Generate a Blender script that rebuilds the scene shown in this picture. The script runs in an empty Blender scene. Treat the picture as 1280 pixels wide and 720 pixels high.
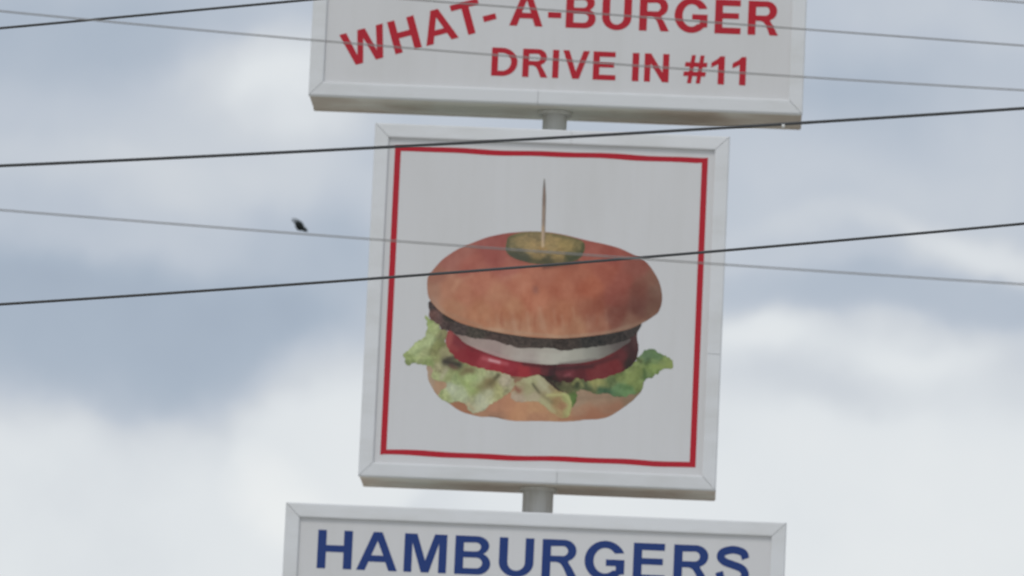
import bpy, bmesh, math, random
import numpy as np
from mathutils import Vector, Matrix
S = bpy.context.scene
COL = S.collection
random.seed(4); RNG = np.random.RandomState(7)

# ------------------------------------------------------------------ camera
F = 7800.0                     # focal length in pixels of the 1280 px wide photograph (long lens)
CAMZ = 1.6                     # eye height above the ground
ey = np.array([865-640, -(1560-360), -F]); ey /= np.linalg.norm(ey)
_r = math.radians(2.29)
ex = np.array([math.cos(_r), -math.sin(_r), 0.0]); ex[2] = -(ex[0]*ey[0]+ex[1]*ey[1])/ey[2]; ex /= np.linalg.norm(ex)
ez = np.cross(ex, ey)
M = np.array([ex, ey, ez]).T   # world -> camera axes
def ray(px, py):
    px = np.asarray(px, float); py = np.asarray(py, float)
    d = np.stack([px-640, -(py-360), np.full_like(px, -F)], -1) @ M
    return d / d[..., 1:2]
def at(px, py, Y):             # survey helper: the point of the vertical plane y=Y seen at a photo pixel
    d = ray(px, py)*Y
    d[..., 2] += CAMZ
    return d
cam = bpy.data.cameras.new('camera'); co = bpy.data.objects.new('camera', cam); COL.objects.link(co)
R3 = Matrix(M.T.tolist())
co.matrix_world = Matrix.Translation((0, 0, CAMZ)) @ R3.to_4x4()
cam.sensor_width = 22.3; cam.lens = F/1280*22.3
cam.clip_start = 0.5; cam.clip_end = 9000
cam.dof.use_dof = True; cam.dof.focus_distance = 30.5; cam.dof.aperture_fstop = 3.0
S.camera = co

# ------------------------------------------------------------------ exposure, sun
S.view_settings.view_transform = 'Standard'; S.view_settings.look = 'None'
S.view_settings.exposure = 0.0; S.view_settings.gamma = 1.0
SUN_EL, SUN_AZ = math.radians(52), math.radians(200)
sl = bpy.data.lights.new('sun', 'SUN'); sl.energy = 1.0; sl.angle = math.radians(20); sl.color = (1, .96, .9)
so = bpy.data.objects.new('sun', sl); COL.objects.link(so)
sd = Vector((math.sin(SUN_AZ)*math.cos(SUN_EL), math.cos(SUN_AZ)*math.cos(SUN_EL), math.sin(SUN_EL)))
so.rotation_euler = sd.to_track_quat('Z', 'Y').to_euler(); so.location = (0, 0, 60)

def lin(c):
    c = np.asarray(c, float)/255.0
    return np.where(c <= .04045, c/12.92, ((c+.055)/1.055)**2.4)

# ------------------------------------------------------------------ overcast sky
W = bpy.data.worlds.new('World'); S.world = W; W.use_nodes = True
nt = W.node_tree; N = nt.nodes; Lk = nt.links; N.clear()
def node(tree, t, **k):
    n = tree.nodes.new(t)
    for a, b in k.items(): setattr(n, a, b)
    return n
def mth(op, a, b=None, c=None):
    n = node(nt, 'ShaderNodeMath', operation=op)
    for i, v in enumerate((a, b, c)):
        if v is None: continue
        if isinstance(v, (int, float)): n.inputs[i].default_value = v
        else: Lk.new(v, n.inputs[i])
    return n.outputs[0]
tc = node(nt, 'ShaderNodeTexCoord'); sep = node(nt, 'ShaderNodeSeparateXYZ'); Lk.new(tc.outputs['Generated'], sep.inputs[0])
yy = mth('MAXIMUM', sep.outputs[1], 0.08)
K = F/100.0                    # sky units: 1 = 100 photo pixels of arc
u0 = mth('MULTIPLY', mth('DIVIDE', sep.outputs[0], yy), K)
v0 = mth('MULTIPLY', mth('DIVIDE', sep.outputs[2], yy), K)
cmb = node(nt, 'ShaderNodeCombineXYZ'); Lk.new(u0, cmb.inputs[0]); Lk.new(v0, cmb.inputs[1])
def noise(vec, scale, detail=4, rough=.55):
    n = node(nt, 'ShaderNodeTexNoise'); n.inputs['Scale'].default_value = scale
    n.inputs['Detail'].default_value = detail; n.inputs['Roughness'].default_value = rough
    Lk.new(vec, n.inputs['Vector']); return n
wn = noise(tc.outputs['Generated'], 42, 7, .5)
ws = node(nt, 'ShaderNodeVectorMath', operation='MULTIPLY_ADD'); Lk.new(wn.outputs['Color'], ws.inputs[0])
ws.inputs[1].default_value = (1.7, 1.3, 0); ws.inputs[2].default_value = (-.85, -.65, 0)
uv = node(nt, 'ShaderNodeVectorMath', operation='ADD'); Lk.new(cmb.outputs[0], uv.inputs[0]); Lk.new(ws.outputs[0], uv.inputs[1])
# (centre px, centre py, radius x, radius y, tilt, weight, edge power)
CLOUDS = [(60, 40, 330, 70, 6, -.2, 1.5), (330, 75, 120, 50, 25, .3, 1.5), (375, 130, 70, 80, 10, .3, 1.2), (250, 170, 160, 40, 12, .1, 1),
          (190, 228, 330, 36, 0, .12, 1.5), (60, 250, 150, 50, 0, -.06, 1),
          (120, 412, 330, 100, -3, -.36, 3.5), (415, 340, 130, 82, 0, -.2, 2), (60, 330, 160, 40, 0, -.06, 1),
          (80, 790, 480, 266, -2, .26, 8), (405, 560, 125, 132, -4, .28, 4), (300, 600, 120, 60, 0, -.05, 1),
          (1070, 108, 140, 50, 8, -.2, 1), (1190, 30, 150, 40, 0, .08, 1), (1245, 312, 150, 26, -5, .3, 1.5), (1010, 282, 90, 16, 4, .1, 1.2),
          (1150, 366, 290, 32, 0, -.2, 2.5), (1000, 620, 480, 234, 2, .24, 6), (935, 405, 80, 26, 3, .2, 1.5),
          (1020, 478, 160, 34, 3, -.2, 1.2), (1190, 432, 110, 22, 8, .12, 1), (1090, 240, 170, 45, 4, .07, 1), (60, 690, 330, 150, 0, -.12, 1), (1180, 640, 250, 130, 0, .06, 1)]
c0 = ray(640, 360)
vpx = mth('MULTIPLY', mth('SUBTRACT', c0[2]*K, v0), 1.0)      # sky units below the middle elevation
mr = node(nt, 'ShaderNodeValToRGB')
mp = node(nt, 'ShaderNodeMapRange'); Lk.new(vpx, mp.inputs[0]); mp.inputs[1].default_value = -6; mp.inputs[2].default_value = 6
Lk.new(mp.outputs[0], mr.inputs[0])
e = mr.color_ramp.elements
e[0].position = 0; e[0].color = (.55,)*3+(1,)
e[1].position = 1; e[1].color = (.85,)*3+(1,)
for p, v in ((.2, .52), (.45, .57), (.56, .64), (.66, .74), (.8, .8)):
    q = e.new(p); q.color = (v, v, v, 1)
acc = mr.outputs[0]
for (cx, cy, rx, ry, rot, w, pw) in CLOUDS:
    c = ray(cx, cy)*K
    m = node(nt, 'ShaderNodeMapping', vector_type='TEXTURE')
    m.inputs['Location'].default_value = (c[0], c[2], 0)
    m.inputs['Rotation'].default_value = (0, 0, math.radians(rot-2.3)); m.inputs['Scale'].default_value = (rx/100, ry/100, 1)
    Lk.new(uv.outputs[0], m.inputs[0])
    ln = node(nt, 'ShaderNodeVectorMath', operation='LENGTH'); Lk.new(m.outputs[0], ln.inputs[0])
    g = mth('POWER', math.e, mth('MULTIPLY', mth('POWER', ln.outputs['Value'], 2.0*pw), -1.0))
    acc = mth('MULTIPLY_ADD', g, w, acc)
n2 = noise(tc.outputs['Generated'], 38, 6, .5)
acc = mth('ADD', acc, mth('MULTIPLY', mth('SUBTRACT', n2.outputs[0], .5), .34))
n3 = noise(tc.outputs['Generated'], 3, 5, .5)
acc = mth('ADD', acc, mth('MULTIPLY', mth('SUBTRACT', n3.outputs[0], .5), .25))
ramp = node(nt, 'ShaderNodeValToRGB'); Lk.new(mth('MULTIPLY', acc, .8), ramp.inputs[0])
e = ramp.color_ramp.elements
SKYG = 1.0
def sk(c): return tuple(lin(c)*SKYG)+(1,)
e[0].position = 0; e[0].color = sk((154, 166, 183)); e[1].position = 1; e[1].color = sk((238, 240, 240))
for p, c in ((.2, (169, 181, 196)), (.42, (190, 198, 209)), (.6, (208, 213, 219)), (.76, (225, 229, 232))):
    q = e.new(p); q.color = sk(c)
cs = node(nt, 'ShaderNodeVectorMath', operation='SCALE'); Lk.new(ramp.outputs[0], cs.inputs[0]); cs.inputs['Scale'].default_value = 10.0
st = node(nt, 'ShaderNodeTexSky', sky_type='NISHITA'); st.sun_disc = False
st.sun_elevation = SUN_EL; st.sun_rotation = SUN_AZ
mx = node(nt, 'ShaderNodeMix', data_type='RGBA'); mx.inputs[0].default_value = .95
Lk.new(st.outputs[0], mx.inputs[6]); Lk.new(cs.outputs[0], mx.inputs[7])
bg = node(nt, 'ShaderNodeBackground'); bg.inputs[1].default_value = 0.1; Lk.new(mx.outputs[2], bg.inputs[0])
wo = node(nt, 'ShaderNodeOutputWorld'); Lk.new(bg.outputs[0], wo.inputs[0])

# ------------------------------------------------------------------ materials
def mat(name, col, rough=.5, spec=.3, metal=0.0, dirt=None, dscale=3.0, dstr=.5, bump=0.0, bscale=40, coat=0.0, stretch=(1, 1, 1), dlo=.45, dhi=.75):
    m = bpy.data.materials.new(name); m.use_nodes = True
    t = m.node_tree; b = t.nodes['Principled BSDF']
    b.inputs['Base Color'].default_value = tuple(col)+(1,); b.inputs['Roughness'].default_value = rough
    b.inputs['Specular IOR Level'].default_value = spec; b.inputs['Metallic'].default_value = metal
    g = node(t, 'ShaderNodeNewGeometry')
    mpn = node(t, 'ShaderNodeMapping'); t.links.new(g.outputs['Position'], mpn.inputs[0]); mpn.inputs['Scale'].default_value = stretch
    if dirt is not None:
        n = node(t, 'ShaderNodeTexNoise'); n.inputs['Scale'].default_value = dscale; n.inputs['Detail'].default_value = 8; n.inputs['Roughness'].default_value = .6
        t.links.new(mpn.outputs[0], n.inputs['Vector'])
        r = node(t, 'ShaderNodeMapRange'); t.links.new(n.outputs[0], r.inputs[0]); r.inputs[1].default_value = dlo; r.inputs[2].default_value = dhi; r.inputs[4].default_value = dstr
        x = node(t, 'ShaderNodeMix', data_type='RGBA'); t.links.new(r.outputs[0], x.inputs[0])
        x.inputs[6].default_value = tuple(col)+(1,); x.inputs[7].default_value = tuple(dirt)+(1,)
        t.links.new(x.outputs[2], b.inputs['Base Color'])
    if bump:
        n = node(t, 'ShaderNodeTexNoise'); n.inputs['Scale'].default_value = bscale; n.inputs['Detail'].default_value = 5
        t.links.new(mpn.outputs[0], n.inputs['Vector'])
        bp = node(t, 'ShaderNodeBump'); bp.inputs['Strength'].default_value = bump; bp.inputs['Distance'].default_value = .02
        t.links.new(n.outputs[0], bp.inputs['Height']); t.links.new(bp.outputs[0], b.inputs['Normal'])
    return m
M_frame = mat('white_painted_aluminium', (.79, .80, .815), .5, .3, dirt=(.56, .55, .51), dscale=1.6, dstr=.35, bump=.04, bscale=9, stretch=(1, 1, 3))
M_under = mat('weathered_cabinet_paint', (.78, .78, .72), .6, .2, dirt=(.56, .45, .37), dscale=1.1, dstr=.9, bump=.08, bscale=12, dlo=.42, dhi=.66)
M_panel = mat('white_acrylic_face', (.735, .73, .735), .42, .3, dirt=(.675, .668, .66), dscale=1.3, dstr=.6, bump=.015, bscale=2.5, stretch=(1.6, 1, .5))
M_pole = mat('pale_grey_painted_steel', (.68, .68, .66), .6, .3, dirt=(.50, .48, .43), dscale=5, dstr=.7, bump=.1, bscale=30, stretch=(3, 3, .7))
M_gap = mat('sealant', (.06, .06, .055), .8, .1)
M_red = mat('red_vinyl', tuple(lin((172, 30, 44))*1.25), .42, .3, dirt=tuple(lin((164, 46, 58))*1.2), dscale=4, dstr=.5)
M_blue = mat('blue_vinyl', tuple(lin((30, 52, 106))*1.45), .42, .3, dirt=tuple(lin((40, 60, 112))*1.4), dscale=4, dstr=.5)
M_cable = mat('black_cable_jacket', (.075, .077, .08), .6, .3, dirt=(.07, .07, .07), dscale=6, dstr=.6)
M_wire = mat('dull_aluminium_wire', (.30, .29, .28), .6, .3, dirt=(.2, .2, .2), dscale=6, dstr=.6)
M_bird = mat('dark_feathers', (.025, .03, .03), .8, .1, dirt=(.06, .06, .055), dscale=60, dstr=.6)
M_beak = mat('dark_horn', (.05, .045, .04), .5, .3)
M_grass = mat('dry_sandy_grass', (.24, .23, .13), .9, .1, dirt=(.40, .35, .26), dscale=.4, dstr=.9, bump=.6, bscale=20)
M_asph = mat('pale_concrete_lot', (.50, .49, .455), .9, .2, dirt=(.38, .36, .33), dscale=.5, dstr=.8, bump=.4, bscale=60)
M_conc = mat('concrete', (.38, .36, .33), .85, .2, dirt=(.25, .23, .2), dscale=4, dstr=.7, bump=.3, bscale=40)

t = M_panel.node_tree; b = t.nodes['Principled BSDF']; src = b.inputs['Base Color'].links[0].from_socket
g = node(t, 'ShaderNodeNewGeometry'); mpn = node(t, 'ShaderNodeMapping'); mpn.inputs['Scale'].default_value = (9, 1, .35); t.links.new(g.outputs['Position'], mpn.inputs[0])
nn = node(t, 'ShaderNodeTexNoise'); nn.inputs['Scale'].default_value = 1.6; nn.inputs['Detail'].default_value = 6; t.links.new(mpn.outputs[0], nn.inputs['Vector'])
mr2 = node(t, 'ShaderNodeMapRange'); t.links.new(nn.outputs[0], mr2.inputs[0]); mr2.inputs[1].default_value = .5; mr2.inputs[2].default_value = .8; mr2.inputs[4].default_value = .14
m2 = node(t, 'ShaderNodeMix', data_type='RGBA'); t.links.new(mr2.outputs[0], m2.inputs[0]); t.links.new(src, m2.inputs[6]); m2.inputs[7].default_value = (.60, .59, .56, 1)
t.links.new(m2.outputs[2], b.inputs['Base Color'])

# ------------------------------------------------------------------ mesh helpers
def link(name, me, m, parent=None, smooth=False):
    me.name = name; me.materials.clear(); me.materials.append(m)
    o = bpy.data.objects.new(name, me); COL.objects.link(o)
    if parent is not None: o.parent = parent
    if smooth: me.shade_smooth()
    return o
def empty(name, loc=(0, 0, 0)):
    o = bpy.data.objects.new(name, None); o.location = loc; o.empty_display_size = .3; COL.objects.link(o); return o
def tag(o, label=None, cat=None, group=None, kind=None):
    for k, v in (('label', label), ('category', cat), ('group', group), ('kind', kind)):
        if v: o[k] = v
    return o
def bm_obj(name, bm, m, parent=None, smooth=False):
    bmesh.ops.recalc_face_normals(bm, faces=bm.faces[:])
    me = bpy.data.meshes.new(name); bm.to_mesh(me); bm.free()
    return link(name, me, m, parent, smooth)
def box(bm, x0, x1, y0, y1, z0, z1, bev=0.0):
    r = bmesh.ops.create_cube(bm, size=1.0)
    for v in r['verts']:
        v.co = Vector((x0+(x1-x0)*(v.co.x+.5), y0+(y1-y0)*(v.co.y+.5), z0+(z1-z0)*(v.co.z+.5)))
    if bev:
        es = list({e for v in r['verts'] for e in v.link_edges})
        bmesh.ops.bevel(bm, geom=es, offset=bev, segments=2, affect='EDGES')
def lathe(bm, prof, n=40, cx=0, cy=0):          # prof: (radius, z)
    rings = [[bm.verts.new((cx+r*math.cos(2*math.pi*i/n), cy+r*math.sin(2*math.pi*i/n), z)) for i in range(n)] for r, z in prof]
    for a, b in zip(rings, rings[1:]):
        for i in range(n): bm.faces.new((a[i], a[(i+1) % n], b[(i+1) % n], b[i]))
    bm.faces.new(rings[0][::-1]); bm.faces.new(rings[-1])

# ------------------------------------------------------------------ ground
def disc(name, r, z, m, n=96, c=(0, 0)):
    bm = bmesh.new(); bm.faces.new([bm.verts.new((c[0]+r*math.cos(2*math.pi*i/n), c[1]+r*math.sin(2*math.pi*i/n), z)) for i in range(n)])
    return tag(bm_obj(name, bm, m), kind='structure')
disc('ground', 4000, 0, M_grass)
bm = bmesh.new(); bm.faces.new([bm.verts.new(p) for p in ((-32, 6, .004), (30, 6, .004), (30, 66, .004), (-32, 66, .004))])
tag(bm_obj('parking_lot', bm, M_asph), kind='structure')

# ------------------------------------------------------------------ survey of the signs
YF = 42.0                      # front of the retainer frames
CX = float(np.mean([at(693.3, 152, YF+.31)[0], at(672.5, 625, YF+.31)[0]])) # axis of the whole stack of signs
def zf(px, py): return float(at(px, py, YF)[2])
def xf(px, py): return float(at(px, py, YF)[0])
MID = (float(np.mean([xf(468.6, 153.4), xf(447.7, 595.2)])), float(np.mean([xf(912.6, 169.6), xf(894.8, 612.9)])),
       float(np.mean([zf(447.7, 595.2), zf(894.8, 612.9)])), float(np.mean([zf(468.6, 153.4), zf(912.6, 169.6)])))
TOP = (xf(385.2, 118.2), xf(1003.2, 143.4), float(np.mean([zf(385.2, 118.2), zf(1003.2, 143.4)])), 0)
TOP = TOP[:3]+(TOP[2]+1.22,)
LOW = (xf(357.4, 626.9), xf(983.4, 653.4), 0, float(np.mean([zf(357.4, 626.9), zf(983.4, 653.4)])))
LOW = LOW[:2]+(LOW[3]-1.22, LOW[3])
DEPTH = .62
# brown grime that has crept in from both ends of the cabinets
t = M_under.node_tree; b = t.nodes['Principled BSDF']; src = b.inputs['Base Color'].links[0].from_socket
g = node(t, 'ShaderNodeNewGeometry'); sx = node(t, 'ShaderNodeSeparateXYZ'); t.links.new(g.outputs['Position'], sx.inputs[0])
a1 = node(t, 'ShaderNodeMath', operation='SUBTRACT'); t.links.new(sx.outputs[0], a1.inputs[0]); a1.inputs[1].default_value = CX
a2 = node(t, 'ShaderNodeMath', operation='ABSOLUTE'); t.links.new(a1.outputs[0], a2.inputs[0])
nn = node(t, 'ShaderNodeTexNoise'); nn.inputs['Scale'].default_value = 2.2; nn.inputs['Detail'].default_value = 6; t.links.new(g.outputs['Position'], nn.inputs['Vector'])
a3 = node(t, 'ShaderNodeMath', operation='MULTIPLY_ADD'); t.links.new(nn.outputs[0], a3.inputs[0]); a3.inputs[1].default_value = .9; t.links.new(a2.outputs[0], a3.inputs[2])
mr2 = node(t, 'ShaderNodeMapRange', interpolation_type='SMOOTHSTEP'); t.links.new(a3.outputs[0], mr2.inputs[0]); mr2.inputs[1].default_value = 1.45; mr2.inputs[2].default_value = 2.15; mr2.inputs[4].default_value = .75
m2 = node(t, 'ShaderNodeMix', data_type='RGBA'); t.links.new(mr2.outputs[0], m2.inputs[0]); t.links.new(src, m2.inputs[6]); m2.inputs[7].default_value = (.50, .43, .36, 1)
t.links.new(m2.outputs[2], b.inputs['Base Color'])
PX = YF/F                      # metres per photo pixel on the sign faces
YP = YF+.026                   # acrylic face

def bar(x0, z0, x1, z1, wl, wr, inward, w, parent, seam=None, gap=.0035):
    """one mitred retainer bar; (x0,z0)-(x1,z1) is the outer edge, `inward` the unit vector to the opening"""
    a = Vector((x0, 0, z0)); b = Vector((x1, 0, z1)); d = (b-a).normalized(); n = Vector((inward[0], 0, inward[1]))
    L = (b-a).length
    prof = [(.004, .075), (0, .02), (.003, .009), (.010, .004), (w-.014, 0), (w-.004, .001), (w, .006), (w, .026), (w-.02, .034)]
    pieces = [(0, L)] if seam is None else [(0, seam-gap*.35), (seam+gap*.35, L)]
    bm = bmesh.new()
    for (s0, s1) in pieces:
        rings = []
        for end, s in ((0, s0), (1, s1)):
            ring = []
            for (q, y) in prof:
                ss = s
                if s == 0: ss = s+q+gap*.5
                if s == L: ss = s-q-gap*.5
                p = a+d*ss+n*q; ring.append(bm.verts.new((p.x, YF+y, p.z)))
            rings.append(ring)
        for i in range(len(prof)-1):
            bm.faces.new((rings[0][i], rings[0][i+1], rings[1][i+1], rings[1][i]))
        bm.faces.new(rings[0]); bm.faces.new(rings[1][::-1])
    return bm_obj('frame_bar', bm, M_frame, parent)

def cabinet(name, rect, wt, wb, wl, wr, base_label, seams={}):
    x0, x1, z0, z1 = rect
    root = empty(name, (0, 0, 0))
    # metal can: the sides, top and underside, with a lip line half way back
    bm = bmesh.new(); i = .004
    box(bm, x0+i, x1-i, YF+.036, YF+DEPTH-.036, z0+i, z1-i, .006)
    bm_obj('cabinet_shell', bm, M_under, root)
    bm = bmesh.new()
    box(bm, x0+.001, x1-.001, YF+DEPTH-.06, YF+DEPTH-.0, z0+.001, z1-.001, .006)
    bm_obj('rear_retainer', bm, M_under, root)
    wmap = {'t': wt, 'b': wb, 'l': wl, 'r': wr}
    # equal mitre widths keep the corner lines at 45 degrees
    bar(x0, z1, x1, z1, wl, wr, (0, -1), wt, root, seams.get('t'))
    bar(x0, z0, x1, z0, wl, wr, (0, 1), wb, root, seams.get('b'))
    bar(x0, z0, x0, z1, wb, wt, (1, 0), wl, root, seams.get('l'))
    bar(x1, z0, x1, z1, wb, wt, (-1, 0), wr, root, seams.get('r'))
    bm = bmesh.new(); box(bm, x0+.02, x1-.02, YP+.0, YP+.006, z0+.02, z1-.02)
    face = bm_obj('face_panel', bm, M_panel, root)
    bm = bmesh.new(); box(bm, x0+.012, x1-.012, YF+.030, YF+.035, z0+.012, z1-.012)
    bm_obj('inner_gasket', bm, M_gap, root)
    return root, face

top, top_face = cabinet('sign', TOP, .098, .098, .098, .098, '', {'b': xf(672, 130)-TOP[0]})
mid, mid_face = cabinet('sign', MID, .098, .098, .098, .098, '',
                        {'t': xf(714.5, 163)-MID[0], 'b': xf(696, 600)-MID[0], 'r': zf(903, 443)-MID[2]})
low, low_face = cabinet('sign', LOW, .098, .098, .098, .098, '')
tag(top, 'wide white box sign with red lettering WHAT-A-BURGER DRIVE IN #11, above the burger sign', 'sign', 'box signs stacked on the pole')
tag(mid, 'square white box sign with a red border and a printed burger picture', 'sign', 'box signs stacked on the pole')
tag(low, 'wide white box sign with blue lettering HAMBURGERS, below the burger sign', 'sign', 'box signs stacked on the pole')

# ------------------------------------------------------------------ pole
YC = YF+DEPTH/2
pxc = CX
bm = bmesh.new()
lathe(bm, [(.19, .05), (.19, 3.0), (.135, 3.06), (.1045, 3.10), (.1045, MID[2]+.3), (.0835, MID[2]+.34), (.0835, TOP[3]+.06), (.06, TOP[3]+.09)], 40)
pole = bm_obj('sign_pole', bm, M_pole, None); pole.location = (CX, YC, 0)
for p in pole.data.polygons: p.use_smooth = len(p.vertices) == 4
tag(pole, 'round grey steel pole carrying the three stacked box signs', 'pole')
bm = bmesh.new(); lathe(bm, [(.118, TOP[2]-.022), (.118, TOP[2]+.0015)], 40)
bm_obj('pole_collar', bm, M_pole, pole)
bm = bmesh.new(); lathe(bm, [(.128, MID[2]-.02), (.128, MID[2]+.0015)], 40)
bm_obj('pole_collar', bm, M_pole, pole)
bm = bmesh.new(); box(bm, -.35, .35, -.35, .35, .02, .05, .004); bm_obj('base_plate', bm, M_pole, pole)
for sx in (-1, 1):
    for sy in (-1, 1):
        bm = bmesh.new(); lathe(bm, [(.025, .0501), (.025, .08), (.012, .081), (.012, .12)], 6, sx*.28, sy*.28); bm_obj('anchor_bolt', bm, M_pole, pole)
bm = bmesh.new(); box(bm, -.55, .55, -.55, .55, -.2, .018, .02); bm_obj('concrete_footing', bm, M_conc, pole)

# ------------------------------------------------------------------ lettering (cap height = 1)
def arc(cx, cy, rx, ry, a0, a1, n=14):
    return [(cx+rx*math.cos(math.radians(a0+(a1-a0)*i/n)), cy+ry*math.sin(math.radians(a0+(a1-a0)*i/n))) for i in range(n+1)]
def thick(pts, t, n=8):        # ribbon round a smooth centre line
    P = [np.array(p, float) for p in pts]; P = [2*P[0]-P[1]]+P+[2*P[-1]-P[-2]]; C = []
    for i in range(1, len(P)-2):
        for k in range(n):
            s = k/n; a, b, c, d = P[i-1:i+3]
            C.append(.5*((2*b)+(-a+c)*s+(2*a-5*b+4*c-d)*s*s+(-a+3*b-3*c+d)*s**3))
    C.append(P[-2]); C = np.array(C); T = np.gradient(C, axis=0); T /= np.linalg.norm(T, axis=1)[:, None]
    Nn = np.stack([-T[:, 1], T[:, 0]], 1)*t/2
    return [tuple(p) for p in (C+Nn)]+[tuple(p) for p in (C-Nn)[::-1]]
def glyph(ch, w):
    s, t = .222, .18
    if ch == 'H': return [[(0, 0), (0, 1), (s, 1), (s, .61), (w-s, .61), (w-s, 1), (w, 1), (w, 0), (w-s, 0), (w-s, .435), (s, .435), (s, 0)]]
    if ch == 'I': return [[(0, 0), (0, 1), (w, 1), (w, 0)]]
    if ch == 'T': c = w/2; return [[(0, 1), (w, 1), (w, 1-t), (c+s/2, 1-t), (c+s/2, 0), (c-s/2, 0), (c-s/2, 1-t), (0, 1-t)]]
    if ch == 'E': return [[(0, 0), (0, 1), (w*.97, 1), (w*.97, 1-t), (s, 1-t), (s, .61), (w*.92, .61), (w*.92, .445), (s, .445), (s, t), (w, t), (w, 0)]]
    if ch == 'V': return [[(0, 1), (.215, 1), (w/2, .26), (w-.215, 1), (w, 1), (w/2+.115, 0), (w/2-.115, 0)]]
    if ch == 'N': return [[(0, 0), (0, 1), (s, 1), (w-s+.005, .34), (w-s+.005, 1), (w, 1), (w, 0), (w-s, 0), (s-.01, .65), (s-.01, 0)]]
    if ch == 'M': return [[(0, 0), (0, 1), (s*1.45, 1), (w/2, .31), (w-s*1.45, 1), (w, 1), (w, 0), (w-s*.92, 0), (w-s*.92, .77), (w/2+.1, 0), (w/2-.1, 0), (s*.92, .77), (s*.92, 0)]]
    if ch == 'A':
        a = .115; y0, y1 = .225, .39
        xo = lambda y: y*(w/2-a)
        xi = lambda y: .222+(w/2-.222)*(y/.79)
        return [[(0, 0), (w/2-a, 1), (w/2+a, 1), (w, 0), (w-.222, 0), (w-xi(y0), y0), (xi(y0), y0), (.222, 0)],
                [(xi(y1), y1), (w-xi(y1), y1), (w/2, .77)]]
    if ch == 'W':
        xb = .268*w
        return [[(0, 1), (.215, 1), (xb+.012, .27), (w/2-.115, 1), (w/2+.115, 1), (w-xb-.012, .27), (w-.215, 1), (w, 1), (w-xb+.11, 0), (w-xb-.115, 0), (w/2, .73), (xb+.115, 0), (xb-.11, 0)]]
    if ch == 'U':
        return [[(0, 1), (s, 1)]+arc(w/2, .37, w/2-s, .225, 180, 360, 18)+[(w-s, 1), (w, 1)]+arc(w/2, .36, w/2, .378, 0, -180, 24)]
    if ch == 'D':
        xd = w*.40
        return [[(0, 0), (0, 1)]+arc(xd, .5, w-xd, .5, 90, -90, 24), [(s, t), (s, 1-t)]+arc(xd, .5, w-xd-s, .5-t, 90, -90, 20)]
    if ch == 'B':
        xu, xl = w*.60, w*.64
        return [[(0, 0), (0, 1)]+arc(xu, .752, w*.95-xu, .248, 90, -58, 14)+arc(xl, .285, w-xl, .285, 66, -90, 16),
                [(s, .60), (s, 1-t+.005)]+arc(xu-.03, .7175, w*.95-s-xu+.04, .1175, 90, -90, 12),
                [(s, .16), (s, .44)]+arc(xl-.04, .30, w-s-xl+.05, .14, 90, -90, 12)]
    if ch == 'R':
        xr = w*.60
        return [[(0, 0), (0, 1)]+arc(xr, .715, w*.945-xr, .285, 90, -68, 16)+[(w*.735, .405), (w*.83, .28), (w, 0), (w-.245, 0), (w*.60, .27), (w*.52, .375), (w*.42, .415), (s, .415), (s, 0)],
                [(s, .575), (s, 1-t+.003)]+arc(xr-.03, .705, w*.945-s-xr+.035, .13, 90, -90, 12)]
    if ch == 'G':
        c = .515*w
        return [arc(c, .5, c, .517, 24, 318, 34)+[(w, .165), (w, .535), (w*.535, .535), (w*.535, .37), (w-s, .37), (w-s, .25)]+arc(c, .5, c-s-.01, .517-t-.005, 312, 36, 30)]
    if ch == 'S':
        return [thick([(.875*w, .70), (.79*w, .855), (.50*w, .922), (.20*w, .85), (.135*w, .715), (.26*w, .60), (.5*w, .53), (.77*w, .44), (.875*w, .29), (.77*w, .13), (.49*w, .078), (.19*w, .15), (.105*w, .33)], .2)]
    if ch == '1':
        return [[(w, 0), (w, 1), (w-.155, 1), (w-.27, .88), (0, .76), (0, .59), (w-.32, .66), (w-s, .72), (w-s, 0)]]
    if ch == '#':
        sh = lambda x, y: (x*w+.13*(y-.5), y)
        a = (.24, .42, .62, .80); b = (.255, .415, .585, .745); L0, L1 = .02, .98
        o = [(a[0], 0), (a[0], b[0]), (L0, b[0]), (L0, b[1]), (a[0], b[1]), (a[0], b[2]), (L0, b[2]), (L0, b[3]), (a[0], b[3]), (a[0], 1), (a[1], 1), (a[1], b[3]), (a[2], b[3]), (a[2], 1), (a[3], 1),
             (a[3], b[3]), (L1, b[3]), (L1, b[2]), (a[3], b[2]), (a[3], b[1]), (L1, b[1]), (L1, b[0]), (a[3], b[0]), (a[3], 0), (a[2], 0), (a[2], b[0]), (a[1], b[0]), (a[1], 0)]
        return [[sh(*p) for p in o], [sh(*p) for p in ((a[1], b[1]), (a[2], b[1]), (a[2], b[2]), (a[1], b[2]))]]
def letter(ch, w_m, h_m, org, ang, m, parent, rect=None, colname='red'):
    loops = [[(0, 0), (0, 1), (w_m/h_m, 1), (w_m/h_m, 0)]] if rect else glyph(ch, w_m/h_m)
    cu = bpy.data.curves.new('letter', 'CURVE'); cu.dimensions = '2D'; cu.fill_mode = 'BOTH'; cu.extrude = .0006
    for L in loops:
        sp = cu.splines.new('POLY'); sp.points.add(len(L)-1); sp.use_cyclic_u = True
        for p, (x, y) in zip(sp.points, L): p.co = (x*h_m, y*h_m, 0, 1)
    tmp = bpy.data.objects.new('tmp', cu); COL.objects.link(tmp)
    me = bpy.data.meshes.new_from_object(tmp); bpy.data.objects.remove(tmp)
    T = Matrix.Translation((org[0], YP-.0012, org[1])) @ Matrix.Rotation(math.radians(90), 4, 'X') @ Matrix.Rotation(ang, 4, 'Z')
    me.transform(T)
    o = link('letter', me, m, parent)
    o['label'] = f'{colname} hyphen' if ch == '-' else (f'{colname} number sign' if ch == '#' else (f'{colname} digit 1' if ch == '1' else f'{colname} letter {ch}'))
    return o
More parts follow.
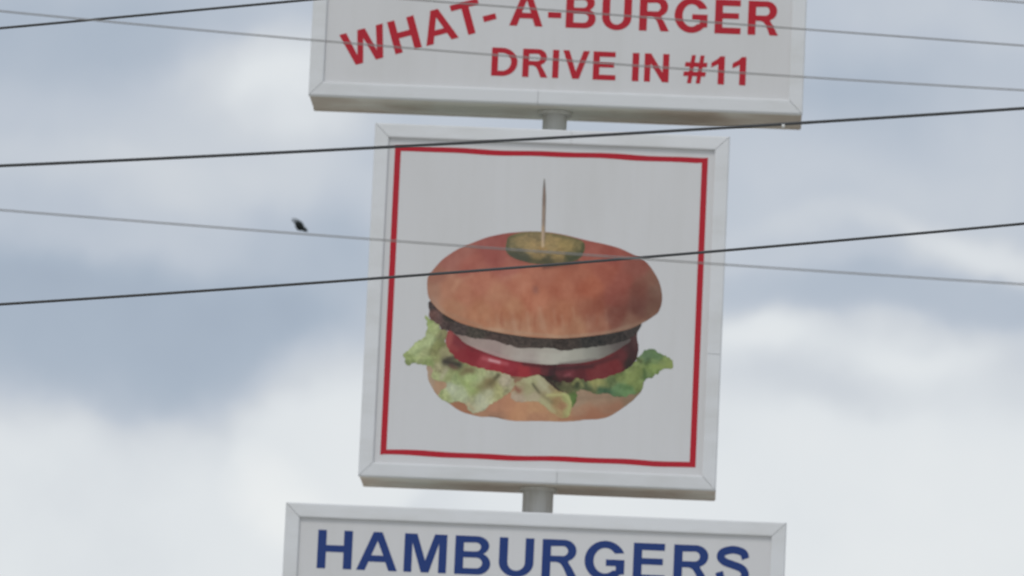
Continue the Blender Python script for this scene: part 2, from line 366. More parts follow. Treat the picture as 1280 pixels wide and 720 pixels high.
def line(items, base0, base1, cap, m, parent, colname):
    """items: (char, left px, right px); base0/base1: two baseline pixels"""
    zb = .5*(zf(*base0)+zf(*base1)); sl = (base1[1]-base0[1])/(base1[0]-base0[0])
    h = cap*PX
    for ch, a, b in items:
        ym = base0[1]+sl*((a+b)/2-base0[0])-cap/2
        x0, x1 = xf(a, ym), xf(b, ym)
        if ch == '-': letter(ch, x1-x0, 7.6*PX, (x0, zb+(cap*.27)*PX), 0, m, parent, True, colname)
        else: letter(ch, x1-x0, h, (x0, zb), 0, m, parent, None, colname)
line([('A', 637.4, 679), ('-', 685.3, 701.8), ('B', 707.6, 745), ('U', 752.8, 789.6), ('R', 799.4, 837), ('G', 843.2, 884.6), ('E', 893.8, 926.4), ('R', 935.2, 973.4)],
     (725, 34), (953, 43.3), 44, M_red, top_face, 'red')
line([('D', 614.4, 646.8), ('R', 653.2, 685), ('I', 690.6, 698.4), ('V', 703.4, 736.6), ('E', 741.3, 769.8), ('I', 790.3, 798.6), ('N', 805.4, 836.2), ('#', 854.8, 883.6), ('1', 888.8, 905.6), ('1', 915.4, 932.4)],
     (628, 93.6), (925, 106.2), 36.5, M_red, top_face, 'red')
line([('H', 396.6, 440.0), ('A', 446, 497), ('M', 505, 558.2), ('B', 568.4, 613.2), ('U', 623.6, 667), ('R', 677.4, 722.6), ('G', 730.6, 780.6), ('E', 791.4, 831.7), ('R', 842, 887.6), ('S', 894.8, 937)],
     (417, 710), (916, 731.5), 48.6, M_blue, low_face, 'blue')
o = at(443.7, 80.4, YF); th = math.radians(17.4); al = (math.cos(th), math.sin(th)); up = (-math.sin(th), math.cos(th))
for ch, a, b in (('W', -9.8, 47.6), ('H', 53.2, 88), ('A', 94, 136.6), ('T', 135.8, 172.2), ('-', 172.8, 189.4)):
    lift = 10.8 if ch == '-' else 0
    org = (o[0]+(al[0]*a+up[0]*lift)*PX, o[2]+(al[1]*a+up[1]*lift)*PX)
    letter(ch, (b-a)*PX, (7.6 if ch == '-' else 43)*PX, org, th, M_red, top_face, ch == '-', 'red')

# ------------------------------------------------------------------ red border round the picture (slightly uneven tape)
bm = bmesh.new()
bx0 = .5*(xf(493.2, 181.6)+xf(475.5, 567.6)); bx1 = .5*(xf(884.9, 196)+xf(869.5, 583.9)); bz0 = .5*(zf(475.5, 567.6)+zf(869.5, 583.9)); bz1 = .5*(zf(493.2, 181.6)+zf(884.9, 196))
def wob(s, k): return (.0035*math.sin(s*5.1+k)+.0022*math.sin(s*12.7+2*k))
nS = 60; tw = .041; th_ = .036
vo = []; vi = []
for i in range(nS): s = i/nS; vo.append((bx0+(bx1-bx0)*s, bz1+wob(s*2.1, 1)*min(1, 8*s))); vi.append((bx0+tw+(bx1-bx0-2*tw)*s, bz1-th_+wob(s*2.1, 1.3)*min(1, 8*s)))
for i in range(nS): s = i/nS; vo.append((bx1, bz1+(bz0-bz1)*s)); vi.append((bx1-tw, bz1-th_+(bz0-bz1+2*th_)*s))
for i in range(nS): s = i/nS; vo.append((bx1+(bx0-bx1)*s, bz0+wob(s*2.1, 4)*min(1, 8*s))); vi.append((bx1-tw+(bx0-bx1+2*tw)*s, bz0+th_+wob(s*2.1, 4.4)*min(1, 8*s)))
for i in range(nS): s = i/nS; vo.append((bx0, bz0+(bz1-bz0)*s)); vi.append((bx0+tw, bz0+th_+(bz1-bz0-2*th_)*s))
A = [bm.verts.new((x, YP-.0012, z)) for x, z in vo]; B = [bm.verts.new((x, YP-.0012, z)) for x, z in vi]
for i in range(len(A)): j = (i+1) % len(A); bm.faces.new((A[i], A[j], B[j], B[i]))
bm_obj('border', bm, M_red, mid_face)

# ------------------------------------------------------------------ printed burger picture
def vnoise(x, y, seed):
    xi = np.floor(x).astype(int); yi = np.floor(y).astype(int); fx = x-xi; fy = y-yi
    fx = fx*fx*(3-2*fx); fy = fy*fy*(3-2*fy)
    def h(a, b):
        n = (a*374761393+b*668265263+seed*1442695041) & 0x7fffffff
        n = ((n ^ (n >> 13))*1274126177) & 0x7fffffff
        return ((n ^ (n >> 16)) & 0xffff)/65535.0
    return (h(xi, yi)*(1-fx)+h(xi+1, yi)*fx)*(1-fy)+(h(xi, yi+1)*(1-fx)+h(xi+1, yi+1)*fx)*fy
def fbm(x, y, seed, o=4):
    r = 0; a = .5; n = 0
    for i in range(o): r = r+a*vnoise(x, y, seed+i); n += a; a *= .5; x = x*2.03+17; y = y*2.03+5
    return r/n-.5
def smooth_closed(pts, n=6):
    P = np.array(pts, float); k = len(P); out = []
    for i in range(k):
        a, b, c, d = P[i-1], P[i], P[(i+1) % k], P[(i+2) % k]
        for s in np.arange(n)/n: out.append(.5*((2*b)+(-a+c)*s+(2*a-5*b+4*c-d)*s*s+(-a+3*b-3*c+d)*s**3))
    return np.array(out)
def inside(px, py, poly):
    r = np.zeros(px.shape, bool); n = len(poly)
    for i in range(n):
        x0, y0 = poly[i]; x1, y1 = poly[(i+1) % n]
        if y0 == y1: continue
        c = ((y0 > py) != (y1 > py)) & (px < (x1-x0)*(py-y0)/(y1-y0)+x0); r ^= c
    return r
def nearest(px, py, poly):
    A = poly; B = np.roll(poly, -1, 0); D = B-A; L = (D**2).sum(1)+1e-9
    bx = np.empty_like(px); by = np.empty_like(py)
    for s in range(0, len(px), 2000):
        P_ = np.stack([px[s:s+2000], py[s:s+2000]], -1)[:, None, :]
        t = np.clip(((P_-A)*D).sum(-1)/L, 0, 1); Q = A+D*t[..., None]; d2 = ((P_-Q)**2).sum(-1); k = d2.argmin(1); r = np.arange(len(k))
        bx[s:s+2000] = Q[r, k, 0]; by[s:s+2000] = Q[r, k, 1]
    return bx, by
def interp(px, py, samples, p=3.0, soft=5.0):
    sx = np.array([s[0] for s in samples], float); sy = np.array([s[1] for s in samples], float); c = np.array([s[2] for s in samples], float)
    w = 1/(((px[:, None]-sx)**2+(py[:, None]-sy)**2)+soft**2)**p
    w /= w.sum(1)[:, None]; return w @ c
K_PRINT = 0.70                 # what a unit-albedo print shows on this overcast day, relative to its linear colour
def print_mat():
    m = bpy.data.materials.new('printed_vinyl'); m.use_nodes = True; t = m.node_tree; b = t.nodes['Principled BSDF']
    a = node(t, 'ShaderNodeVertexColor'); a.layer_name = 'ink'; t.links.new(a.outputs[0], b.inputs['Base Color'])
    b.inputs['Roughness'].default_value = .5; b.inputs['Specular IOR Level'].default_value = .2
    return m
M_print = print_mat()
def strokes(px, py, col, lst):   # (x0,y0,x1,y1,width,colour,strength)
    for (x0, y0, x1, y1, w, c, k) in lst:
        dx, dy = x1-x0, y1-y0; L = dx*dx+dy*dy+1e-6
        t = np.clip(((px-x0)*dx+(py-y0)*dy)/L, 0, 1)
        d = ((px-x0-t*dx)**2+(py-y0-t*dy)**2)/(w*w)
        g = (np.exp(-d)*k)[:, None]; col = col*(1-g)+np.array(c, float)*g
    return col
def layer(name, outline, samples, depth, parent, cell=.9, rough=0.0, paint=None, seed=1, grain=6, gs=.25, sm=True, soft=5.0, tone=(.98, .98, .93)):
    poly = smooth_closed(outline) if sm else np.array(outline, float)
    if rough:
        q = np.arange(len(poly)); nn = np.roll(poly, -1, 0)-np.roll(poly, 1, 0); nn /= np.linalg.norm(nn, axis=1)[:, None]+1e-9
        k = fbm(poly[:, 0]*.35, poly[:, 1]*.35, seed+50, 3)*2*rough
        poly = poly+np.stack([nn[:, 1], -nn[:, 0]], 1)*k[:, None]
    x0, y0 = poly.min(0)-cell; x1, y1 = poly.max(0)+cell
    nx = int((x1-x0)/cell)+2; ny = int((y1-y0)/cell)+2
    gx, gy = np.meshgrid(x0+np.arange(nx)*cell, y0+np.arange(ny)*cell)
    ins = inside(gx, gy, poly)
    keep = (ins[:-1, :-1].astype(int)+ins[1:, :-1]+ins[:-1, 1:]+ins[1:, 1:]) >= 2
    idx = np.arange(nx*ny).reshape(ny, nx)
    q = np.stack([idx[:-1, :-1][keep], idx[1:, :-1][keep], idx[1:, 1:][keep], idx[:-1, 1:][keep]], 1)
    used, inv = np.unique(q, return_inverse=True); q = inv.reshape(q.shape)
    px = gx.ravel()[used].copy(); py = gy.ravel()[used].copy(); ii = ins.ravel()[used]
    # snap the rim of the patch onto the outline
    cnt = np.bincount(q.ravel(), minlength=len(used)); rim = cnt < 4
    bx, by = nearest(px[rim], py[rim], poly); px[rim] = bx; py[rim] = by
    col = interp(px, py, samples, soft=soft)
    n = fbm(px*gs, py*gs, seed)[:, None]*grain*2+fbm(px*gs*.3, py*gs*.3, seed+9)[:, None]*grain*1.6
    col = col+n*np.array([1, 1, .92])
    if paint: col = paint(px, py, col)
    col = col*np.array(tone)
    alb = np.clip(lin(np.clip(col, 5, 250))/K_PRINT, 0, .95)
    depth = .0004+(depth-.001)*.2
    co_ = at(px, py, YF+.026) ; co_[:, 1] = YP-depth
    me = bpy.data.meshes.new(name); me.from_pydata(co_.tolist(), [], q.tolist())
    ca = me.color_attributes.new('ink', 'FLOAT_COLOR', 'POINT')
    ca.data.foreach_set('color', np.concatenate([alb, np.ones((len(alb), 1))], 1).astype(np.float32).ravel())
    return link(name, me, M_print, parent)
pic = mid_face
# --- bottom bun
def p_bb(px, py, col):
    return strokes(px, py, col, [(612, 520, 628, 523, 1.2, (110, 90, 80), .5), (560, 503, 586, 514, 4, (152, 108, 88), .6), (640, 505, 640, 520, 10, (178, 132, 104), .35), (690, 500, 800, 494, 3.5, (130, 112, 98), .5),
        (735, 515, 775, 505, 6, (150, 108, 90), .5), (700, 524, 760, 519, 3, (148, 104, 86), .6), (533, 462, 540, 485, 3, (168, 148, 134), .5)])
layer('bottom_bun', [(534, 456), (534.5, 466), (536.5, 478), (547.5, 495), (560, 503.5), (575, 513.5), (590, 518.7), (602, 521), (616, 521.5), (640, 526), (665, 526.3), (690, 526.8), (711, 527), (730, 524.8), (750, 523.5), (765, 518.7), (783.5, 506.5), (796, 495.7), (802.4, 486.7), (804, 474), (790, 462), (740, 462), (680, 460), (620, 455), (570, 440), (545, 446)],
      [(540, 462, (158, 138, 124)), (538, 478, (150, 132, 118)), (548, 480, (160, 132, 112)), (550, 470, (162, 138, 122)), (565, 505, (150, 112, 92)), (580, 512, (150, 108, 88)), (600, 518, (158, 122, 102)),
       (620, 510, (166, 124, 104)), (635, 505, (168, 125, 104)), (650, 512, (174, 132, 106)), (670, 510, (174, 136, 108)), (670, 522, (164, 124, 102)), (620, 520, (150, 115, 98)), (700, 515, (166, 130, 104)),
       (725, 500, (150, 130, 114)), (730, 512, (154, 122, 104)), (750, 500, (150, 126, 110)), (740, 520, (146, 106, 88)), (765, 500, (142, 120, 104)), (770, 512, (140, 108, 92)), (785, 500, (128, 108, 92)), (800, 488, (110, 100, 82)),
       (575, 455, (50, 42, 40)), (620, 475, (120, 100, 85)), (690, 478, (55, 45, 42))], .0012, pic, rough=.5, paint=p_bb, seed=3, grain=6, tone=(1.01, .985, .93))
# --- tomato slices
def p_t1(px, py, col):
    col = strokes(px, py, col, [(604, 448, 634, 455, 2.6, (186, 96, 104), .55), (612, 450, 624, 453, 1.8, (212, 160, 168), .75), (562, 417, 560, 432, 3, (158, 78, 76), .6), (566, 440, 600, 459, 2.4, (132, 44, 50), .5), (572, 421, 590, 437, 2.0, (110, 40, 44), .7), (590, 437, 655, 455, 2.0, (112, 40, 46), .6), (655, 455, 690, 459, 2.5, (75, 36, 40), .8)])
    return col
def p_t2(px, py, col):
    return strokes(px, py, col, [(684, 462, 740, 458, 3, (60, 40, 44), .7), (740, 456, 770, 446, 3, (75, 42, 46), .7), (786, 425, 792, 452, 5, (62, 44, 46), .75), (706, 470, 712, 468, 2, (150, 90, 98), .5), (692, 473, 735, 478, 2.5, (70, 38, 40), .6), (726, 462, 728, 474, 3, (88, 40, 44), .5)])
layer('tomato_slice', [(690, 452), (710, 450), (745, 440), (775, 424), (794, 414), (796.5, 424), (798, 436), (795.5, 449), (786, 460), (771, 468), (750, 474), (732, 478.5), (712, 478), (695, 478), (686, 474), (680, 464)],
      [(686, 465, (50, 38, 40)), (700, 466, (92, 48, 54)), (712, 467, (108, 52, 60)), (725, 468, (92, 44, 50)), (740, 465, (112, 50, 54)), (755, 460, (112, 50, 54)), (768, 455, (110, 46, 50)), (778, 444, (92, 46, 50)), (785, 435, (78, 46, 50)), (793, 430, (80, 56, 58)), (792, 445, (66, 44, 46)), (790, 452, (48, 42, 40)), (690, 474, (44, 40, 38)), (710, 476, (66, 40, 42))], .0018, pic, rough=.6, paint=p_t2, seed=12, grain=5)
layer('tomato_slice', [(561, 413), (558, 419), (557, 427), (560, 437), (567, 446), (577, 453), (590, 458), (608, 463.5), (628, 468), (646, 471), (660, 471), (672, 468.5), (690, 470), (694, 462), (690, 452), (640, 440), (590, 425), (572, 414)],
      [(560, 425, (142, 66, 66)), (566, 436, (138, 58, 60)), (572, 428, (120, 48, 54)), (576, 445, (132, 46, 52)), (590, 445, (130, 42, 50)), (605, 455, (150, 56, 64)), (620, 460, (148, 46, 54)), (640, 462, (142, 44, 54)), (655, 465, (150, 48, 54)), (670, 462, (124, 44, 50)), (682, 462, (92, 42, 46)), (690, 464, (62, 36, 40)), (640, 468, (132, 40, 48))], .0024, pic, paint=p_t1, seed=14, grain=4, tone=(.97, 1.06, 1.02))
# --- onion
layer('onion_slice', [(568, 414), (573, 421), (580, 428), (590, 433.5), (603, 439), (621, 445.5), (640, 450.5), (660, 453.5), (684, 455.8), (702, 455), (725, 453.5), (748, 449), (765, 441.5), (777, 434), (787, 423), (740, 415), (680, 415), (600, 405)],
      [(575, 421, (128, 112, 106)), (590, 428, (146, 132, 126)), (610, 437, (150, 136, 130)), (630, 443, (156, 146, 138)), (655, 444, (162, 156, 148)), (680, 447, (164, 162, 152)), (700, 446, (162, 162, 152)), (720, 446, (152, 152, 142)), (740, 441, (134, 134, 126)), (758, 437, (112, 110, 104)), (772, 432, (84, 78, 76)), (660, 452, (140, 128, 124)), (620, 444, (140, 120, 118))], .0030, pic,
      paint=lambda x, y, c: strokes(x, y, c, [(700, 455, 745, 449, 1.6, (96, 88, 86), .6), (655, 437, 700, 440, 2.5, (146, 140, 132), .4), (640, 446, 690, 451, 3, (172, 168, 160), .3), (590, 433, 640, 449, 1.5, (170, 140, 138), .4)]), seed=21, grain=4, soft=16, tone=(1.04, 1.02, 1.01))
# --- patty
def p_pat(px, py, col):
    n = fbm(px*.5, py*.5, 77, 3)[:, None]; return col+n*np.array([46, 38, 36])
layer('beef_patty', [(538, 376), (535.3, 383), (537, 389), (535.6, 395), (541, 402), (548, 406.5), (553, 414), (562, 413.5), (572, 418.5), (583, 420.5), (597, 423.5), (615, 425), (634, 431), (652, 435), (677, 435.3), (690, 435.5), (702, 438), (715, 437), (737, 434.5), (760, 431), (775, 427.5), (786, 424), (796, 416), (801, 404), (780, 400), (700, 408), (620, 400), (560, 380)],
      [(538, 380, (72, 62, 64)), (540, 395, (104, 76, 74)), (548, 400, (96, 74, 74)), (556, 406, (80, 66, 66)), (575, 410, (76, 66, 66)), (595, 414, (72, 66, 62)), (620, 420, (80, 66, 64)), (650, 427, (74, 64, 62)), (680, 428, (70, 62, 60)), (710, 430, (66, 58, 56)), (740, 427, (54, 52, 52)), (770, 422, (56, 52, 52)), (790, 412, (64, 58, 58)), (560, 397, (60, 54, 52)), (620, 413, (56, 50, 48)), (700, 424, (60, 52, 50))], .0036, pic, rough=1.3, paint=p_pat, seed=31, grain=7, gs=.4)
# --- top bun
def p_tb(px, py, col):
    r = np.random.RandomState(5); L = []
    for (x, y, h, w, k) in ((643, 408, 14, 2.6, .5), (660, 402, 20, 2.2, .45), (641, 400, 16, 3.4, .4), (676, 398, 24, 3.6, .5), (681, 410, 14, 2.4, .45), (693, 395, 16, 2.2, .35), (703, 404, 18, 2.6, .4), (735, 402, 16, 2.2, .25), (758, 398, 20, 2.2, .22), (717, 392, 14, 2, .3), (612, 404, 8, 3, .3), (622, 400, 10, 2, .3)):
        L.append((x-1, y-h/2, x+1.5, y+h/2, w, (176, 150, 132), k*.75))
    for (x, y, h, w, k) in ((627, 398, 14, 1.8, .45), (629, 404, 8, 2, .35), (651, 406, 14, 2.2, .3), (690, 408, 12, 3, .3), (669, 400, 16, 1.6, .35), (712, 404, 10, 2, .3), (747, 400, 14, 2, .3), (693, 380, 14, 5, .35)):
        L.append((x, y-h/2, x-1, y+h/2, w, (148, 96, 78), k))
    L += [(566, 362, 572, 352, 3, (172, 132, 112), .6), (572, 352, 590, 344, 3, (170, 130, 112), .5), (632, 348, 650, 344, 3.5, (172, 130, 112), .4), (610, 374, 634, 370, 5, (172, 132, 112), .35),
          (669.5, 361, 669.6, 363.5, 4.2, (118, 84, 84), .5), (620, 372, 640, 384, 6, (172, 134, 110), .3), (540, 373, 552, 388, 3, (152, 128, 118), .5), (552, 389, 600, 408, 3, (158, 134, 116), .5), (600, 410, 700, 421.5, 2.2, (168, 146, 128), .6), (700, 421.5, 760, 416, 2.2, (160, 140, 124), .6), (760, 416, 806, 402, 2.8, (142, 124, 110), .7), (806, 402, 822, 388, 3, (124, 100, 88), .5),
          (775, 380, 800, 372, 14, (112, 76, 70), .45), (822, 350, 826, 380, 3.5, (112, 88, 80), .6), (640, 325, 720, 334, 4, (112, 72, 66), .25), (680, 334, 722, 327, 2.6, (84, 62, 58), .6), (740, 396, 752, 372, 7, (122, 78, 70), .25), (785, 345, 800, 360, 10, (120, 80, 72), .2)]
    col = strokes(px, py, col, L)
    f = fbm(px*.055, py*.05, 91, 4)[:, None]
    f2 = fbm(px*.13, py*.08, 93, 3)[:, None]*np.clip((py-350)/60, 0, 1)[:, None]
    return col+f*np.array([22, 30, 28])+f2*np.array([12, 20, 20])
layer('top_bun', [(534, 354), (535, 346), (540, 339), (552.5, 325), (565, 316), (577.5, 309), (605, 298), (622, 293.6), (640, 290.8), (670, 289.3), (700, 292.5), (732.5, 300.2), (760, 306.2), (776, 311), (790, 317.5), (801, 322.5), (810, 330), (818, 341), (824, 352.5), (827.2, 366), (827.3, 378), (823.5, 389), (818, 394.5), (802.5, 404), (782.5, 412.5), (745, 419.3), (707.5, 422.8), (682, 422.5), (657.5, 420.8), (620, 415), (582.5, 406), (565, 398.5), (552.5, 391), (543, 382), (536.5, 373), (534.3, 364)],
      [(580, 312, (146, 98, 92)), (610, 300, (142, 88, 86)), (560, 325, (150, 104, 98)), (590, 330, (154, 100, 92)), (620, 320, (146, 92, 88)), (640, 335, (154, 100, 92)), (545, 345, (150, 112, 100)), (540, 362, (152, 120, 106)), (560, 360, (164, 122, 104)), (580, 370, (160, 110, 92)),
       (600, 355, (164, 112, 96)), (570, 385, (166, 128, 106)), (600, 390, (168, 126, 102)), (620, 370, (166, 120, 100)), (640, 390, (166, 122, 98)), (650, 350, (168, 116, 98)), (670, 370, (166, 112, 92)), (680, 345, (158, 106, 90)), (700, 360, (160, 106, 88)), (700, 390, (160, 112, 90)), (640, 410, (168, 134, 112)),
       (680, 412, (166, 126, 104)), (720, 412, (158, 120, 98)), (720, 340, (154, 100, 84)), (740, 360, (156, 98, 80)), (740, 385, (142, 92, 76)), (745, 405, (148, 108, 92)), (730, 310, (142, 86, 80)), (765, 320, (142, 86, 80)), (760, 340, (148, 92, 80)), (780, 350, (142, 88, 80)), (770, 370, (138, 84, 76)),
       (770, 395, (118, 78, 70)), (795, 335, (128, 80, 74)), (800, 360, (116, 80, 72)), (800, 385, (106, 76, 70)), (818, 365, (108, 84, 76)), (790, 403, (128, 102, 90)), (815, 388, (112, 90, 80)), (820, 350, (120, 88, 78))], .0042, pic, paint=p_tb, seed=41, grain=4.5, gs=.2, soft=9, tone=(1.02, .95, .895))
# --- lettuce
def ridges(seed, amp, sc=.12, tint=(1, 1, .75)):
    def f(px, py, col):
        wx = px+fbm(px*.06, py*.06, seed+5)*30; wy = py+fbm(px*.06, py*.06, seed+6)*30
        r = 1-np.abs(fbm(wx*sc, wy*sc, seed, 3))*5; r = np.clip(r, 0, 1)**2
        return col+((r-.4)*amp)[:, None]*np.array(tint)
    return f
def folds(px, py, col, ang, wl, amp, seed, tint=(1, 1, .8)):
    a = math.radians(ang); u = px*math.cos(a)+py*math.sin(a); v = -px*math.sin(a)+py*math.cos(a)
    u = u+fbm(px*.07, py*.07, seed)*26
    h = fbm(u/wl, v/(wl*3.2), seed+3, 3)*2
    h = np.tanh(h*2.4)+.35*fbm(u/wl*2.7, v/wl*1.2, seed+7, 3)*2
    return col+(h*amp)[:, None]*np.array(tint)
LG = (150, 160, 112); LL = (170, 178, 140); LD = (122, 122, 82); LP = (174, 174, 146)
def p_l1(px, py, col):
    col = ridges(61, 20)(px, py, col)
    col = folds(px, py, col, 32, 7.5, 15, 201); col = ridges(66, 8, .3)(px, py, col)
    return strokes(px, py, col, [(556, 452, 574, 456, 5, (58, 54, 50), .92), (560, 449, 568, 447, 3.5, (66, 60, 54), .8), (564, 457, 570, 461, 3, (96, 66, 62), .7), (583, 462, 590, 464, 4, (104, 88, 66), .7), (576, 468, 592, 460, 3, (120, 106, 78), .5), (612, 480, 623, 469, 2.8, (84, 78, 58), .85), (600, 483, 614, 476, 5, (122, 108, 78), .75), (603, 480, 590, 500, 4, (138, 140, 96), .4),
        (545, 473, 560, 468, 3, (168, 176, 128), .5), (575, 495, 600, 475, 5, (178, 184, 146), .4), (598, 512, 612, 490, 6, (184, 182, 156), .6), (560, 485, 580, 495, 6, (174, 178, 152), .5), (630, 475, 640, 485, 4, (174, 162, 144), .5), (580, 478, 590, 488, 3, (146, 162, 104), .5), (570, 464, 580, 480, 2.6, (140, 150, 100), .6),
        (508, 448, 545, 447, 2, (168, 180, 124), .5), (513, 440, 535, 430, 3, (176, 184, 140), .5), (546, 432, 552, 424, 3, (130, 134, 90), .5), (550, 420, 552, 426, 3, (110, 112, 84), .5), (548, 452, 545, 440, 3, (128, 128, 88), .4), (533, 398, 540, 412, 3, (160, 172, 116), .5), (507, 452, 515, 454, 2, (120, 128, 90), .4), (558, 462, 552, 472, 3, (178, 168, 148), .6), (585, 505, 592, 512, 2, (178, 150, 120), .4)])
layer('lettuce', [(531, 393), (533, 403), (533.5, 413), (530, 421), (520, 428), (511, 437), (503.5, 445.5), (506, 449), (508, 456.5), (513, 456), (519, 453.5), (527, 455.5), (538, 457), (541, 463), (539, 470), (545, 475.5), (557, 477), (557, 484), (550, 489), (549.5, 496), (560, 503), (573, 501), (582.5, 506), (587.5, 514), (596, 516.5), (607, 511), (616, 504), (627, 497.5), (637.5, 489.5), (642.5, 482), (642, 475), (637, 469), (624, 465.5), (608, 462), (589, 457), (576, 451.5), (566, 444.5), (560, 436), (556.5, 427), (559, 416), (552, 411), (546, 404), (538, 399)],
      [(534, 400, (150, 162, 112)), (545, 412, (152, 158, 114)), (538, 425, (158, 166, 124)), (548, 432, (142, 142, 98)), (520, 437, (162, 172, 126)), (508, 447, (142, 152, 104)), (530, 445, (156, 160, 118)), (545, 445, (140, 138, 98)), (555, 440, (148, 142, 108)), (535, 453, (148, 158, 108)), (553, 418, (140, 136, 100)),
       (550, 460, (152, 146, 114)), (545, 470, (162, 164, 122)), (560, 470, (158, 162, 116)), (570, 475, (154, 164, 118)), (565, 485, (170, 174, 150)), (555, 492, (162, 168, 120)), (575, 490, (166, 172, 138)), (590, 470, (158, 170, 120)), (600, 465, (160, 164, 122)), (615, 466, (160, 158, 124)), (590, 485, (150, 158, 104)), (600, 500, (178, 178, 152)), (590, 508, (176, 172, 142)), (610, 492, (164, 162, 128)),
       (612, 482, (132, 120, 86)), (622, 488, (160, 156, 112)), (632, 478, (166, 154, 132)), (636, 485, (156, 150, 116)), (578, 460, (146, 148, 104))], .0054, pic, rough=2.2, paint=p_l1, seed=60, grain=8, soft=3.5, tone=(.985, .99, .97))
def p_l2(px, py, col):
    col = folds(px, py, col, -35, 8, 10, 221, (.9, 1, .9)); col = ridges(71, 8, .2)(px, py, col)
    return strokes(px, py, col, [(666, 480, 674, 491, 1.7, (88, 84, 66), .85), (674, 491, 690, 503, 2.4, (122, 112, 84), .6), (643, 484, 649, 489, 3, (132, 84, 70), .8), (650, 474, 672, 471, 2.5, (172, 168, 136), .5), (672, 474, 686, 490, 3.5, (176, 172, 144), .6), (655, 495, 672, 497, 5, (172, 158, 136), .5), (684, 494, 706, 493, 1.8, (176, 172, 122), .8), (706, 493, 713, 503, 1.8, (170, 172, 118), .8), (713, 503, 710, 518, 2.2, (164, 164, 112), .8), (676, 500, 692, 514, 3.5, (170, 166, 128), .6), (646, 471, 648, 474, 2.5, (88, 60, 50), .6)])
layer('lettuce', [(643.5, 480), (648, 476), (657, 472.5), (671, 469), (679, 472), (689, 481.5), (697, 488), (707, 491), (713.5, 498), (714.5, 508), (712, 518), (706, 523), (698, 521), (690, 516), (682, 509), (671, 502), (655, 502.5), (644, 501.5), (639, 497), (640, 490), (644, 486)],
      [(650, 477, (160, 150, 118)), (664, 474, (162, 158, 122)), (680, 481, (168, 160, 132)), (650, 488, (158, 140, 114)), (660, 488, (160, 154, 120)), (648, 497, (166, 146, 128)), (668, 497, (168, 156, 130)), (682, 503, (166, 156, 122)), (695, 502, (156, 130, 96)), (702, 508, (158, 124, 94)), (692, 494, (160, 146, 106)), (710, 498, (152, 152, 104)), (709, 515, (160, 150, 106)), (698, 516, (166, 140, 104)), (688, 488, (148, 134, 104))], .0048, pic, rough=1.3, paint=p_l2, seed=70, grain=7, soft=3.5, tone=(.985, .99, .97))
def p_l3(px, py, col):
    col = folds(px, py, col, 20, 6.5, 15, 241, (.95, 1, .7)); col = ridges(81, 12, .2, (.9, 1, .7))(px, py, col)
    return strokes(px, py, col, [(716, 480, 722, 474, 2, (150, 146, 96), .6), (722, 474, 729, 482, 2.2, (146, 144, 96), .6), (722, 480, 721, 484, 3, (56, 62, 46), .8), (732, 480, 733, 487, 2.5, (66, 76, 56), .7), (700, 484, 712, 486, 3, (84, 88, 62), .7), (750, 487, 765, 490, 4, (66, 92, 72), .7), (738, 478, 752, 478, 4, (150, 146, 94), .6), (717, 495, 714, 508, 2.5, (92, 116, 66), .8),
        (772, 474, 800, 462, 3, (128, 138, 84), .5), (790, 455, 802, 450, 2.5, (128, 140, 88), .6), (795, 448, 801, 452, 2.5, (60, 66, 44), .6), (808, 454, 812, 452, 3, (66, 80, 52), .6), (806, 442, 822, 446, 4, (96, 118, 86), .6), (818, 458, 838, 456, 3, (134, 146, 88), .7), (815, 450, 830, 455, 2.5, (128, 140, 96), .5), (768, 488, 785, 492, 4, (104, 134, 92), .5), (786, 478, 796, 470, 5, (136, 146, 90), .5), (805, 462, 807, 474, 2.0, (70, 92, 56), .6), (776, 482, 790, 486, 3, (84, 112, 70), .5)])
layer('lettuce', [(690, 474), (697, 478), (705, 477), (713, 478), (719, 473.5), (726, 473.5), (732, 477), (742, 474.5), (754, 473), (768, 468.5), (780, 463.5), (789, 457), (796, 449), (801, 443), (807, 438), (813, 436), (823, 440.5), (829, 444), (834, 446), (840, 452), (842, 457), (838, 460.5), (828.6, 462), (823, 467), (818, 468), (815, 472), (808, 473.5), (804.5, 477), (802.4, 485), (796, 492.5), (788, 494), (780, 497), (767, 495), (757, 492), (745, 492), (735, 488.5), (722, 489), (721, 497), (717, 506), (714, 510), (710, 500), (708, 492), (700, 488), (692, 482)],
      [(695, 480, (72, 66, 54)), (708, 484, (108, 104, 76)), (720, 480, (96, 100, 70)), (735, 484, (92, 98, 70)), (745, 480, (136, 134, 90)), (755, 482, (118, 124, 82)), (765, 478, (100, 112, 76)), (755, 489, (74, 92, 66)), (775, 472, (112, 124, 80)), (772, 486, (86, 110, 78)), (790, 462, (124, 134, 86)), (790, 475, (122, 134, 84)), (785, 488, (98, 124, 84)), (798, 482, (116, 128, 80)), (800, 465, (116, 128, 80)), (808, 443, (92, 112, 82)), (820, 447, (96, 118, 80)),
       (815, 462, (116, 132, 80)), (808, 470, (100, 116, 76)), (830, 455, (124, 138, 86)), (838, 457, (130, 140, 90)), (716, 500, (90, 108, 64))], .0042, pic, rough=2.4, paint=p_l3, seed=80, grain=11, soft=3.5, tone=(.985, .99, .97))
